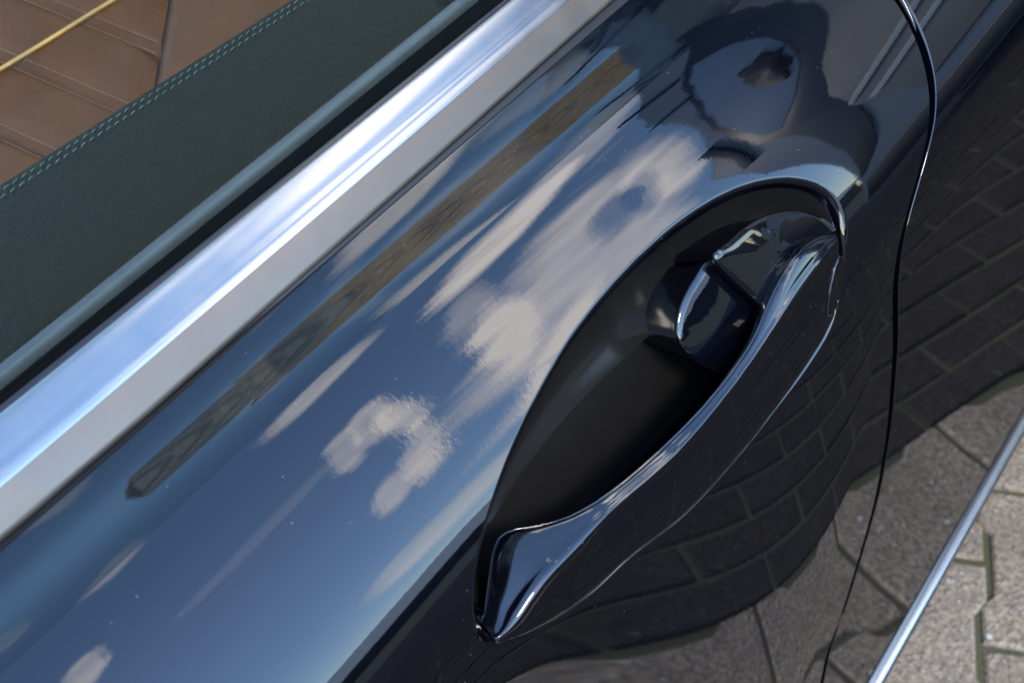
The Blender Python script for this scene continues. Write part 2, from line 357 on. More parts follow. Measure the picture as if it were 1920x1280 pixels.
DATA = {"O":[[0.2344,0.1657],[0.2323,0.1589],[0.2318,0.1528],[0.2321,0.1479],[0.2328,0.1436],[0.234,0.1398],[0.2355,0.1364],[0.2376,0.1336],[0.2399,0.1312],[0.2425,0.1289],[0.2453,0.1265],[0.2482,0.1244],[0.2512,0.1223],[0.2543,0.1203],[0.2575,0.1183],[0.2607,0.1164],[0.264,0.1145],[0.2674,0.1127],[0.2709,0.1109],[0.2744,0.1092],[0.2781,0.1075],[0.2818,0.1059],[0.2856,0.1043],[0.2894,0.1028],[0.2934,0.1014],[0.2974,0.1],[0.3014,0.0986],[0.3055,0.0972],[0.3097,0.0959],[0.3139,0.0945],[0.3182,0.0933],[0.3226,0.0921],[0.3271,0.0911],[0.3317,0.0902],[0.3363,0.0893],[0.341,0.0885],[0.3458,0.0878],[0.3506,0.0871],[0.3555,0.0865],[0.3605,0.086],[0.3655,0.0855],[0.3706,0.0851],[0.3757,0.0849],[0.3809,0.0847],[0.3862,0.0845],[0.3915,0.0845],[0.3969,0.0846],[0.4023,0.0849],[0.4078,0.0853],[0.4133,0.0859],[0.4189,0.0866],[0.4244,0.0876],[0.43,0.0887],[0.4355,0.0902],[0.4411,0.0919],[0.4465,0.0939],[0.4518,0.0962],[0.4571,0.0988],[0.462,0.1019],[0.4665,0.1053],[0.4707,0.1092],[0.4738,0.1134],[0.4758,0.1178],[0.4769,0.1225],[0.4771,0.1269],[0.4764,0.1313],[0.4754,0.136],[0.4747,0.141],[0.4743,0.1461],[0.4737,0.1514],[0.473,0.1565],[0.472,0.1616],[0.4708,0.1666],[0.4691,0.1712],[0.4668,0.1754],[0.4636,0.1787],[0.4598,0.1816],[0.4555,0.1839],[0.451,0.1861],[0.4465,0.1881],[0.4418,0.1899],[0.437,0.1916],[0.4321,0.1932],[0.4273,0.1947],[0.4224,0.1962],[0.4177,0.1978],[0.413,0.1995],[0.4084,0.2011],[0.4037,0.2026],[0.3989,0.204],[0.3941,0.2052],[0.3892,0.2063],[0.3844,0.2074],[0.3795,0.2085],[0.3746,0.2094],[0.3696,0.2102],[0.3646,0.2107],[0.3594,0.211],[0.3541,0.211],[0.3486,0.2104],[0.3429,0.2095],[0.3372,0.2084],[0.3315,0.2072],[0.3259,0.2062],[0.3206,0.2054],[0.3155,0.2051],[0.3106,0.205],[0.3058,0.2049],[0.3008,0.2045],[0.2957,0.2036],[0.2904,0.2023],[0.285,0.2005],[0.2795,0.1984],[0.274,0.196],[0.2684,0.1932],[0.2627,0.19],[0.257,0.1864],[0.2513,0.1824],[0.2455,0.1778],[0.2395,0.1722]],"G":[[0.5904,0.0841],[0.5877,0.0952],[0.5818,0.1081],[0.5743,0.1221],[0.5685,0.1284],[0.5556,0.1368],[0.5439,0.1493],[0.5341,0.1633],[0.5301,0.1786],[0.5316,0.1951],[0.5417,0.2254],[0.5525,0.2546],[0.5615,0.2877],[0.5716,0.3279],[0.5761,0.3614],[0.5776,0.3894],[0.5737,0.4182],[0.5685,0.4419],[0.5594,0.478],[0.5469,0.4984]],"CR":[[0.2394,0.1626,0.7948],[0.2421,0.1618,0.7953],[0.2449,0.1612,0.7961],[0.2475,0.1608,0.797],[0.2502,0.1605,0.7982],[0.2527,0.1603,0.7996],[0.2553,0.16,0.8008],[0.258,0.1597,0.802],[0.2608,0.1595,0.803],[0.2637,0.1591,0.8037],[0.2667,0.1588,0.8042],[0.27,0.1583,0.8045],[0.2732,0.1579,0.8047],[0.2765,0.1575,0.8049],[0.2798,0.1571,0.8052],[0.2831,0.1568,0.8055],[0.2864,0.1564,0.8058],[0.2897,0.156,0.8061],[0.2932,0.1556,0.8063],[0.2967,0.1552,0.8063],[0.3003,0.1547,0.8062],[0.304,0.1542,0.806],[0.3078,0.1537,0.8057],[0.3116,0.1532,0.8053],[0.3155,0.1526,0.805],[0.3194,0.1521,0.8046],[0.3234,0.1516,0.8044],[0.3273,0.1511,0.8041],[0.3311,0.1506,0.8041],[0.335,0.1501,0.8041],[0.3387,0.1498,0.8043],[0.3425,0.1494,0.8046],[0.3462,0.1491,0.8049],[0.3499,0.1487,0.8054],[0.3537,0.1484,0.8059],[0.3574,0.1481,0.8064],[0.3612,0.1478,0.8069],[0.3649,0.1476,0.8075],[0.3687,0.1473,0.8081],[0.3725,0.1471,0.8087],[0.3763,0.1469,0.8093],[0.3801,0.1468,0.81],[0.3839,0.1466,0.8107],[0.3877,0.1465,0.8115],[0.3916,0.1465,0.8122],[0.3955,0.1464,0.8129],[0.3995,0.1464,0.8136],[0.4036,0.1463,0.8143],[0.4077,0.1463,0.8148],[0.412,0.1463,0.8154],[0.4164,0.1463,0.8158],[0.4208,0.1463,0.8162],[0.4254,0.1463,0.8165],[0.4301,0.1463,0.8167],[0.4349,0.1463,0.817],[0.4397,0.1464,0.8171],[0.4448,0.1465,0.8172],[0.45,0.1466,0.8171],[0.4556,0.1467,0.8168],[0.4613,0.1468,0.8163]],"IN":[[0.2437,0.1722,0.7958],[0.245,0.173,0.7965],[0.2466,0.1738,0.7974],[0.2486,0.1748,0.7985],[0.251,0.176,0.7999],[0.2536,0.1772,0.8013],[0.2563,0.1785,0.8028],[0.2592,0.1798,0.8041],[0.2624,0.1809,0.8053],[0.2658,0.1815,0.8061],[0.2692,0.1807,0.8065],[0.2724,0.1785,0.8066],[0.2754,0.1755,0.8065],[0.2783,0.1727,0.8065],[0.2812,0.1702,0.8066],[0.2842,0.168,0.8067],[0.2873,0.166,0.8068],[0.2906,0.1644,0.807],[0.294,0.163,0.8071],[0.2975,0.1618,0.807],[0.3011,0.1609,0.8069],[0.3049,0.1601,0.8066],[0.3086,0.1594,0.8063],[0.3125,0.1588,0.8059],[0.3163,0.1583,0.8056],[0.3202,0.1578,0.8052],[0.3241,0.1573,0.805],[0.328,0.1568,0.8048],[0.3318,0.1563,0.8047],[0.3355,0.1558,0.8048],[0.3392,0.1552,0.805],[0.3429,0.1546,0.8054],[0.3466,0.154,0.8058],[0.3502,0.1535,0.8063],[0.3539,0.1529,0.8069],[0.3576,0.1524,0.8074],[0.3613,0.152,0.8081],[0.365,0.1516,0.8087],[0.3687,0.1512,0.8094],[0.3725,0.1509,0.8101],[0.3762,0.1507,0.8109],[0.3799,0.1505,0.8117],[0.3837,0.1504,0.8126],[0.3874,0.1503,0.8136],[0.3912,0.1504,0.8146],[0.3951,0.1506,0.8158],[0.399,0.151,0.8171],[0.403,0.1515,0.8185],[0.4071,0.152,0.8199],[0.4114,0.1524,0.8212],[0.4158,0.1527,0.8225],[0.4203,0.1529,0.8236],[0.4249,0.1531,0.8245],[0.4296,0.1532,0.825],[0.4344,0.1532,0.8252],[0.4394,0.1531,0.8251],[0.4446,0.1527,0.8246],[0.4501,0.152,0.8235],[0.4558,0.1506,0.8215],[0.4615,0.1488,0.8188]],"LO":[[0.2396,0.1622,0.7916],[0.2436,0.161,0.7896],[0.2481,0.1599,0.7871],[0.2533,0.159,0.7842],[0.2584,0.1582,0.7816],[0.2624,0.1575,0.7798],[0.2652,0.1569,0.7789],[0.2669,0.1565,0.7786],[0.268,0.156,0.7786],[0.2685,0.1556,0.779],[0.2694,0.1552,0.7792],[0.2715,0.1548,0.7789],[0.2745,0.1542,0.7783],[0.2781,0.1537,0.7776],[0.2818,0.1532,0.7771],[0.2853,0.1527,0.7767],[0.2885,0.1523,0.7765],[0.2913,0.1519,0.7766],[0.2937,0.1515,0.7768],[0.296,0.1511,0.7771],[0.2985,0.1507,0.7772],[0.3014,0.1502,0.7771],[0.3047,0.1496,0.7768],[0.3084,0.1491,0.7762],[0.3123,0.1485,0.7753],[0.3165,0.1479,0.7743],[0.3209,0.1472,0.7733],[0.3255,0.1466,0.7722],[0.3304,0.146,0.7712],[0.3354,0.1454,0.7703],[0.3404,0.1449,0.7697],[0.3452,0.1444,0.7693],[0.3497,0.144,0.7691],[0.354,0.1436,0.7691],[0.3581,0.1432,0.7692],[0.3622,0.1429,0.7693],[0.3663,0.1426,0.7694],[0.3704,0.1422,0.7696],[0.3745,0.1419,0.7698],[0.3787,0.1417,0.77],[0.3829,0.1414,0.7702],[0.3871,0.1412,0.7706],[0.3913,0.141,0.7709],[0.3953,0.1409,0.7713],[0.3992,0.1408,0.7716],[0.4028,0.1406,0.7719],[0.4064,0.1405,0.7722],[0.4098,0.1405,0.7724],[0.4132,0.1404,0.7727],[0.4166,0.1403,0.7729],[0.4203,0.1403,0.7732],[0.4241,0.1403,0.7736],[0.4281,0.1403,0.7739],[0.4323,0.1403,0.7744],[0.4366,0.1404,0.7748],[0.4409,0.1405,0.7752],[0.4449,0.1406,0.7756],[0.4488,0.1408,0.7763],[0.4531,0.1411,0.7773],[0.458,0.1415,0.7786]],"BU0":[[0.4075,0.1757,0.8321],[0.4117,0.1754,0.8328],[0.4162,0.175,0.8334],[0.4209,0.1744,0.8337],[0.4261,0.174,0.8336],[0.4314,0.1734,0.8333],[0.4366,0.1724,0.8327],[0.4415,0.1709,0.832],[0.4463,0.169,0.8311],[0.4508,0.1669,0.8299],[0.4552,0.1646,0.8282],[0.4592,0.162,0.8263],[0.4623,0.159,0.8243],[0.4644,0.156,0.8222],[0.4656,0.1527,0.8198],[0.467,0.1495,0.8173]],"BU1":[[0.4133,0.1614,0.8171],[0.4142,0.1621,0.8199],[0.4159,0.1625,0.8221],[0.4185,0.1623,0.8234],[0.4218,0.1621,0.8241],[0.4253,0.1617,0.8246],[0.4288,0.1614,0.8251],[0.4319,0.1608,0.8259],[0.4352,0.1602,0.8265],[0.4384,0.1595,0.827],[0.4422,0.1587,0.8269],[0.4462,0.1577,0.8266],[0.4502,0.1566,0.8259],[0.4539,0.1551,0.8248],[0.4575,0.1533,0.8229],[0.4612,0.1514,0.8209]],"BB0":[[0.3981,0.1717,0.8405],[0.3942,0.1722,0.8397],[0.3906,0.1729,0.8387],[0.3873,0.1736,0.8373],[0.386,0.1748,0.834],[0.385,0.1758,0.8302],[0.3844,0.1768,0.826],[0.3851,0.178,0.8204],[0.3864,0.179,0.8142],[0.3883,0.1797,0.8075],[0.3901,0.1796,0.8013],[0.3934,0.179,0.7946],[0.3976,0.178,0.7876],[0.4024,0.1768,0.7811],[0.4081,0.1755,0.7746],[0.414,0.1741,0.768]],"BB1":[[0.4133,0.1614,0.8171],[0.4142,0.1601,0.8137],[0.4151,0.159,0.8101],[0.415,0.1585,0.8068],[0.4161,0.1587,0.8022],[0.4169,0.1591,0.7975],[0.4174,0.1598,0.7932],[0.4187,0.1611,0.7881],[0.4197,0.1625,0.7831],[0.4205,0.164,0.7782],[0.4201,0.1651,0.7746],[0.4197,0.1662,0.771],[0.4189,0.1674,0.7677],[0.4177,0.1687,0.765],[0.4165,0.17,0.7623],[0.4152,0.1714,0.7598]],"KEY":[[0.4492,0.1423,0.7876],[0.449,0.1426,0.7893],[0.4491,0.1428,0.7909],[0.4493,0.143,0.7924],[0.4496,0.1432,0.7939],[0.45,0.1434,0.7953],[0.4503,0.1436,0.7967],[0.4507,0.1438,0.798],[0.4512,0.144,0.7993],[0.4517,0.1441,0.8006],[0.4522,0.1443,0.8018],[0.4528,0.1445,0.8029],[0.4535,0.1446,0.804],[0.4542,0.1448,0.8051],[0.455,0.1449,0.8061],[0.456,0.1451,0.807],[0.457,0.1452,0.8078],[0.4585,0.1453,0.8084],[0.4603,0.1453,0.8087],[0.4623,0.1452,0.8082],[0.4649,0.1449,0.8058],[0.4668,0.1445,0.8028],[0.4673,0.1442,0.801],[0.4673,0.144,0.7993],[0.4671,0.1438,0.7978],[0.4668,0.1436,0.7964],[0.4663,0.1434,0.795],[0.4659,0.1432,0.7937],[0.4653,0.143,0.7925],[0.4647,0.1429,0.7913],[0.464,0.1427,0.7902],[0.4632,0.1425,0.7891],[0.4624,0.1424,0.7881],[0.4614,0.1423,0.7872],[0.4604,0.1422,0.7863],[0.4592,0.1421,0.7856],[0.4579,0.142,0.785],[0.4564,0.1419,0.7846],[0.4544,0.1419,0.7846],[0.4521,0.142,0.7851]],"BP":[[0.3938,0.1698,0.8444],[0.395,0.1703,0.8453],[0.398,0.1703,0.8453],[0.4019,0.17,0.8447],[0.4055,0.1697,0.8442],[0.4086,0.1696,0.844],[0.4117,0.1695,0.8437],[0.4149,0.1693,0.8434],[0.4182,0.1691,0.843],[0.4214,0.1688,0.8425],[0.4248,0.1685,0.8418],[0.4282,0.168,0.8409],[0.4317,0.1674,0.8399],[0.4353,0.1668,0.8386],[0.439,0.166,0.8373],[0.4426,0.1652,0.8358],[0.4461,0.1644,0.8342],[0.4496,0.1635,0.8324],[0.4531,0.1624,0.8305],[0.4565,0.1613,0.8284],[0.4598,0.1601,0.8262],[0.4628,0.1589,0.8239],[0.4658,0.1575,0.8214],[0.4688,0.156,0.8185],[0.4716,0.1545,0.8156],[0.4737,0.1531,0.813],[0.4747,0.152,0.8111],[0.4725,0.1521,0.8111],[0.4675,0.153,0.8128],[0.4634,0.1536,0.8139],[0.4595,0.154,0.8148],[0.4557,0.1545,0.8157],[0.4521,0.1549,0.8164],[0.4487,0.1551,0.8167],[0.4454,0.1551,0.8169],[0.4423,0.1551,0.8168],[0.4392,0.1551,0.8167],[0.4362,0.1549,0.8165],[0.4333,0.1548,0.8163],[0.4304,0.1547,0.816],[0.4276,0.1545,0.8157],[0.4248,0.1543,0.8153],[0.4221,0.1541,0.8149],[0.4194,0.1539,0.8144],[0.4168,0.1534,0.8136],[0.4142,0.153,0.8128],[0.4118,0.1528,0.8126],[0.4098,0.1535,0.8138],[0.4083,0.1551,0.8168],[0.407,0.1564,0.8192],[0.4055,0.1577,0.8217],[0.404,0.1591,0.8242],[0.4024,0.1604,0.8267],[0.4008,0.1618,0.8293],[0.3993,0.1631,0.8317],[0.3979,0.1644,0.8341],[0.3967,0.1656,0.8365],[0.3956,0.1668,0.8387],[0.3947,0.1679,0.8407],[0.3941,0.1689,0.8426]],"BN":[0.0,-0.882,0.471],"PP":[[0.4009,0.1729,0.838],[0.3991,0.1735,0.8389],[0.3969,0.1739,0.839],[0.3945,0.174,0.8387],[0.3919,0.1741,0.8381],[0.3894,0.1741,0.8373],[0.387,0.174,0.8365],[0.3849,0.174,0.8359],[0.383,0.1739,0.8352],[0.381,0.1738,0.8344],[0.3792,0.1737,0.8336],[0.3775,0.1735,0.8326],[0.3759,0.1732,0.8316],[0.3743,0.1729,0.8305],[0.373,0.1725,0.8293],[0.3717,0.1721,0.828],[0.3706,0.1715,0.8265],[0.3698,0.1709,0.8249],[0.3693,0.1702,0.8232],[0.3691,0.1693,0.8214],[0.3693,0.1683,0.8193],[0.3698,0.1673,0.8172],[0.3706,0.1662,0.8151],[0.3717,0.1651,0.813],[0.373,0.1639,0.8109],[0.3746,0.1627,0.8088],[0.3764,0.1615,0.8067],[0.3782,0.1604,0.8048],[0.3802,0.1591,0.8027],[0.3825,0.1578,0.8005],[0.3849,0.1566,0.7986],[0.3872,0.1557,0.7974],[0.3894,0.1553,0.7971],[0.3916,0.1551,0.7973],[0.3938,0.155,0.7978],[0.3961,0.1551,0.7986],[0.3983,0.1552,0.7993],[0.4004,0.1552,0.8],[0.4026,0.1551,0.8005],[0.4048,0.1551,0.8011],[0.407,0.1551,0.8017],[0.4091,0.1551,0.8023],[0.4112,0.1552,0.8031],[0.4134,0.1552,0.8038],[0.4154,0.1554,0.8047],[0.4168,0.1558,0.8059],[0.4169,0.1566,0.8078],[0.416,0.1579,0.8102],[0.4148,0.1591,0.8125],[0.4138,0.1603,0.8148],[0.4127,0.1616,0.8172],[0.4117,0.1628,0.8196],[0.4106,0.1641,0.822],[0.4096,0.1654,0.8244],[0.4085,0.1666,0.8268],[0.4074,0.1678,0.8291],[0.4062,0.169,0.8312],[0.405,0.1701,0.8332],[0.4037,0.1711,0.835],[0.4023,0.172,0.8366]],"PN":[-0.12,-0.9,0.42],"KEYN":[0.001,-0.99,0.139]}
D = {k: np.array(v) for k, v in DATA.items()}
WEND = W0 + .585
# edge of the door: x as a function of w
gw = np.r_[-.001, D['G'][:, 1], WEND + .001]
g0 = D['G'][0, 0] + (D['G'][0, 0] - D['G'][1, 0]) / (D['G'][1, 1] - D['G'][0, 1]) * (D['G'][0, 1]) * .8
gx = np.r_[g0, D['G'][:, 0], .575]
def smooth1(a, n):
    a = a.copy()
    for _ in range(n): a[1:-1] = .25 * a[:-2] + .5 * a[1:-1] + .25 * a[2:]
    return a
_gwf = np.linspace(gw[0], gw[-1], 600); _gxf = smooth1(pchip(gw, gx, _gwf), 120)
def gapx(w): return np.interp(w, _gwf, _gxf)

car = empty('car', 'dark navy car seen close on its door, with chrome window trim and tan seats', 'car', (0.6, 0.2, 0))
car_parts = []
def attach(o, par):
    o.parent = par
    base = car.location if True else None
    return o

wl = np.unique(np.round(np.r_[np.arange(0, .022, .0012), np.arange(.022, .165, .0035), np.arange(.165, WEND, .012), WEND], 5))
def skin(name, xmin_f, xmax_f, material, hole=None, xr=(-.4, 1.9)):
    pts = []; edges = []; 
    bw = np.unique(np.r_[wl, np.linspace(0, WEND, 160)])
    left = np.array([[xmin_f(w), w] for w in bw]); right = np.array([[xmax_f(w), w] for w in bw[::-1]])
    def seg(a, b, w):
        xs = np.linspace(a, b, max(3, int((b - a) / .012)))[1:-1]; return np.array([[x, w] for x in xs])
    poly = np.r_[left, seg(left[-1, 0], right[0, 0], WEND), right, seg(left[0, 0], right[-1, 0], 0)[::-1]]
    k = len(poly); pts += list(poly); edges += [(i, (i + 1) % k) for i in range(k)]
    if hole is not None:
        h = len(hole); pts += list(hole); edges += [(k + i, k + (i + 1) % h) for i in range(h)]
    xs = np.unique(np.round(np.r_[np.arange(xr[0], .1, .02), np.arange(.1, 1.0, .006), np.arange(1.0, xr[1], .03)], 5))
    X, W = np.meshgrid(xs, wl[1:-1]); g = np.c_[X.ravel(), W.ravel()]
    lo = np.array([xmin_f(w) for w in wl[1:-1]]); hi = np.array([xmax_f(w) for w in wl[1:-1]])
    keep = ((X > lo[:, None] + .002) & (X < hi[:, None] - .002)).ravel()
    if hole is not None: 
        near = np.zeros(len(g), bool); idx = np.where((g[:, 0] > .2) & (g[:, 0] < .52) & (g[:, 1] > .05) & (g[:, 1] < .24))[0]
        dd = np.min(np.linalg.norm(g[idx][:, None] - hole[None], axis=2), axis=1); near[idx] = dd < .002
        ins = np.zeros(len(g), bool); ins[idx] = inpoly(g[idx], hole)
        keep &= ~near & ~ins
    pts += list(g[keep])
    r = delaunay_2d_cdt([Vector((float(p[0]), float(p[1]))) for p in pts], edges, [], 0, 1e-7)
    v2 = np.array([tuple(v) for v in r[0]]); fs = [tuple(f) for f in r[2]]
    cen = np.array([v2[list(f)].mean(0) for f in fs])
    ok = inpoly(cen, poly)
    if hole is not None: ok &= ~inpoly(cen, hole)
    fs = [f for f, o in zip(fs, ok) if o]
    return v2, fs
def inpoly(p, poly):
    x, y = p[:, 0][:, None], p[:, 1][:, None]; a = poly; b = np.roll(poly, -1, 0)
    c = ((a[None, :, 1] > y) != (b[None, :, 1] > y)) & (x < (b[None, :, 0] - a[None, :, 0]) * (y - a[None, :, 1]) / (b[None, :, 1] - a[None, :, 1] + 1e-15) + a[None, :, 0])
    return c.sum(1) % 2 == 1
def orient(V, Nn, F):
    out = []
    for f in F:
        a, b, c = V[f[0]], V[f[1]], V[f[2]]
        out.append(f if np.dot(np.cross(b - a, c - a), Nn[list(f)].sum(0)) > 0 else f[::-1])
    return out
def vnormals(rows):
    a = np.gradient(rows, axis=0); b = np.gradient(rows, axis=1); n = np.cross(a, b)
    return n / (np.linalg.norm(n, axis=-1, keepdims=True) + 1e-12)
GAP = .0042
def edge_return(side):
    """rolled edge of a panel along the door gap; side -1 = door, +1 = quarter panel"""
    w = np.linspace(0, WEND, 240); x = gapx(w) + side * GAP
    prof_ = [(0, 0)] + [(.0014 * math.sin(t), .0014 * (1 - math.cos(t))) for t in np.linspace(.2, math.pi / 2, 6)] + [(.0014, .004), (.0014, .014)]
    k = 1 - .6 * np.clip((w - .085) / .03, 0, 1)
    rows = np.array([S(x - side * dx * k, w) - (h * (k if h < .002 else np.ones_like(k)))[:, None] * SN(x, w) for dx, h in prof_])
    nn = vnormals(rows); n0 = SN(x, w); nn *= np.sign((nn[1] * n0).sum(-1)).mean() or 1
    nn[0] = n0
    return rows, nn
def panel(name, v2, fs, side, material, parent):
    V = S(v2[:, 0], v2[:, 1]); Nn = SN(v2[:, 0], v2[:, 1]); F = orient(V, Nn, fs)
    rows, nn = edge_return(side); b = len(V)
    F2 = grid_faces(*rows.shape[:2], base=b); V = np.r_[V, rows.reshape(-1, 3)]; Nn = np.r_[Nn, nn.reshape(-1, 3)]
    F += orient(V, Nn, F2)
    return mesh_obj(name, V, F, material, parent, normals=Nn)

O = D['O']
car.location = (0, 0, 0)
door = panel('door', *skin('door', lambda w: -.4, lambda w: gapx(w) - GAP, M['paint'], O), -1, M['paint'], car)
quarter = panel('quarter_panel', *skin('quarter', lambda w: gapx(w) + GAP, lambda w: 1.9, M['paint']), 1, M['paint'], car)

# black sealing strip at the bottom of the gap
w = np.linspace(0.0, WEND, 120); x = gapx(w); n = SN(x, w)
rows = np.array([S(x - .004, w) - .010 * n, S(x, w) - .008 * n, S(x + .004, w) - .010 * n])
loft('gap_seal', rows, M['rubber'], door)
# bright bead along the upper part of the gap
w = np.linspace(0.0, .098, 60); x = gapx(w) + .0006; n = SN(x, w)
tp = np.clip((.0985 - w) / .02, 0, 1) ** .6
path = S(x, w) + (.0006 * tp[:, None] - .0012 * (1 - tp[:, None])) * n
loft('gap_bead', tube(path, .0019, 10, np.maximum(tp, .15)), M['gloss'], door, closed=True, cap=True)

# ------------------------------------------------------------------ handle recess
def recess():
    n = len(O)
    nxt = np.roll(O, -1, 0); prv = np.roll(O, 1, 0); t = nxt - prv; t /= np.linalg.norm(t, axis=1, keepdims=True)
    inn = np.stack([-t[:, 1], t[:, 0]], 1)
    c = O.mean(0)
    if ((c - O) * inn).sum(1).mean() < 0: inn = -inn
    rad = .0034; rings = []; 
    for ph in np.linspace(0, R(82), 9):
        q = O + inn * rad * math.sin(ph); rings.append(S(q[:, 0], q[:, 1]) - (rad * (1 - math.cos(ph))) * SN(q[:, 0], q[:, 1]))
    q6 = O + inn * rad * math.sin(R(82)); h6 = rad * (1 - math.cos(R(82)))
    A, B = np.array([.262, .136]), np.array([.445, .118])
    ab = B - A; tt = np.clip(((q6 - A) @ ab) / (ab @ ab), 0, 1); C_ = A + tt[:, None] * ab
    half = np.linalg.norm(q6 - C_, axis=1)
    half = np.convolve(np.r_[half[-6:], half, half[:6]], np.ones(13) / 13, 'valid')
    H = .034 * np.clip(half / .05, .25, 1.0)
    for mu in np.r_[.012, .03, .06, .1, .15, .2, .26, .33, .4, .5, .6, .7, .8, .9, 1.0]:
        q = q6 + (C_ - q6) * mu
        pw = 4.5 - 2.7 * np.clip((q6 - C_)[:, 1] / .04, 0, 1)
        h = h6 + (H - h6) * (1 - (1 - mu) ** pw)
        rings.append(S(q[:, 0], q[:, 1]) - h[:, None] * SN(q[:, 0], q[:, 1]))
    rings = np.array(rings)
    ext = np.concatenate([rings[:, -1:], rings, rings[:, :1]], 1); nn = vnormals(ext)[:, 1:-1]
    n0 = SN(O[:, 0], O[:, 1]); nn *= np.sign((nn[1] * n0).sum(-1).mean()); nn[0] = n0
    nr, nc = rings.shape[:2]; F = grid_faces(nr, nc) + [(i * nc + nc - 1, i * nc, (i + 1) * nc, (i + 1) * nc + nc - 1) for i in range(nr - 1)]
    V = rings.reshape(-1, 3); NN = nn.reshape(-1, 3)
    o = mesh_obj('handle_recess', V, orient(V, NN, F), [M['paint'], M['cup']], door, normals=NN)
    lip = 10 * nc
    for p in o.data.polygons: p.material_index = 1 if min(p.vertices) >= lip else 0
    return o
recess()

# ------------------------------------------------------------------ handle
def unit(a): return a / (np.linalg.norm(a, axis=-1, keepdims=True) + 1e-12)
def handle():
    cr, hi, lo = D['CR'], D['IN'], D['LO']; m = len(cr)
    T = unit(np.gradient(cr, axis=0))
    e1 = hi - cr; e2 = lo - cr
    nt = unit(np.cross(T, e1)); nt *= np.sign(nt[:, 2:3]); ns = unit(np.cross(e2, T)); ns *= -np.sign(ns[:, 1:2])
    l1 = np.linalg.norm(e1, axis=1, keepdims=True); l2 = np.linalg.norm(e2, axis=1, keepdims=True)
    u1 = e1 / l1; u2 = e2 / l2
    r = np.minimum(.0045, .36 * np.minimum(l1, l2)); ctl = cr - .5 * r * (u1 + u2)
    P = []
    def top(d, bulge=.0): return hi - u1 * d            # d metres from the inner edge
    k = np.clip(l1 / .012, .25, 1)
    inward = np.array([0, .9, -.3])
    P.append(lo * .35 + hi * .65 - nt * .020 * k + inward * .006 * k)
    P.append(hi - nt * .014 * k - u1 * .001)
    P.append(hi - nt * .007 * k + u1 * .0004)
    P.append(hi - nt * .0030 * k + u1 * .0003)
    P.append(hi - nt * .0015 * k - u1 * .0001)
    P.append(hi - nt * .0008 * k - u1 * .0003)         # ridge
    P.append(hi - nt * .0008 * k - u1 * .0006)
    P.append(hi - nt * .0016 * k - u1 * .0008)         # groove
    P.append(hi - nt * .0016 * k - u1 * .0011)
    P.append(hi - nt * .0003 * k - u1 * .0013)
    P.append(hi - u1 * np.minimum(.0017, .3 * l1))
    g = np.minimum(.0017, .3 * l1)
    for f in (.15, .35, .55, .75, .9):
        a = hi - u1 * g; b = cr + u1 * r; p = a + (b - a) * f
        P.append(p + nt * np.minimum(.0003, .02 * l1) * 4 * f * (1 - f))
    for f in np.linspace(0, 1, 9):
        P.append((1 - f) ** 2 * (cr + u1 * r) + 2 * f * (1 - f) * ctl + f * f * (cr + u2 * r))
    for f in (.12, .3, .5, .7, .85, .95):
        a = cr + u2 * r; p = a + (lo - a) * f
        P.append(p + ns * np.minimum(.0008, .02 * l2) * 4 * f * (1 - f))
    P.append(lo - ns * .0003); P.append(lo - ns * .0012 + u2 * .0001); P.append(lo - ns * .004 - u2 * .0008); P.append(lo - ns * .012 - u2 * .003); P.append(lo - ns * .030 - u2 * .003)
    P = np.array(P).transpose(1, 0, 2)   # section, point
    rows = list(P)
    def capend(sec, tdir, d):
        c = sec.mean(0); out = []
        for ph in np.linspace(R(20), R(88), 5):
            out.append(c + (sec - c) * (1 - (1 - math.cos(ph)) * .35) + tdir * d * math.sin(ph))
        return out
    front = capend(P[0], -T[0], .0022)[::-1]; back = capend(P[-1], T[-1], .0018)
    rows = front + rows + back
    return loft('door_handle', rows, M['paint'], door, closed=True, cap=True)
hd = handle()
bmh = bmesh.new(); bmh.from_mesh(hd.data); bmesh.ops.recalc_face_normals(bmh, faces=bmh.faces[:]); bmh.to_mesh(hd.data); bmh.free()

def mound(name, a, b, bulge, down, material):
    rows = []; T = unit(np.gradient((a + b) / 2, axis=0)); e = unit(b - a); n = unit(np.cross(T, e)); n *= np.sign(-n[:, 1:2] * .6 + n[:, 2:3])
    for d in down: rows.append(a - n * d - e * .0012 * (d / down[0]) ** .5)
    rows.append(a)
    for f in (.04, .1, .2, .35, .5, .65, .8, .92, 1): rows.append(a + (b - a) * f + n * bulge * 4 * f * (1 - f) * np.linalg.norm(b - a, axis=1, keepdims=True))
    o = loft(name, rows, material, door)
    return o
def plate(name, p, n, dome):
    c = p.mean(0)
    return loft(name, [c + (p - c) * .78 - n * .030, c + (p - c) * .86 - n * .012, c + (p - c) * .975 - n * .0030, c + (p - c) - n * .0015, c + (p - c) * .994 - n * .0006, c + (p - c) * .982 - n * .0001] + [c + (p - c) * f + n * dome * (1 - f * f) for f in (.88, .75, .5, .25, .02)], M['paint'], door, closed=True)
plate('handle_base', D['BP'], D['BN'], .0012)
plate('handle_post', D['PP'], D['PN'], .0015)

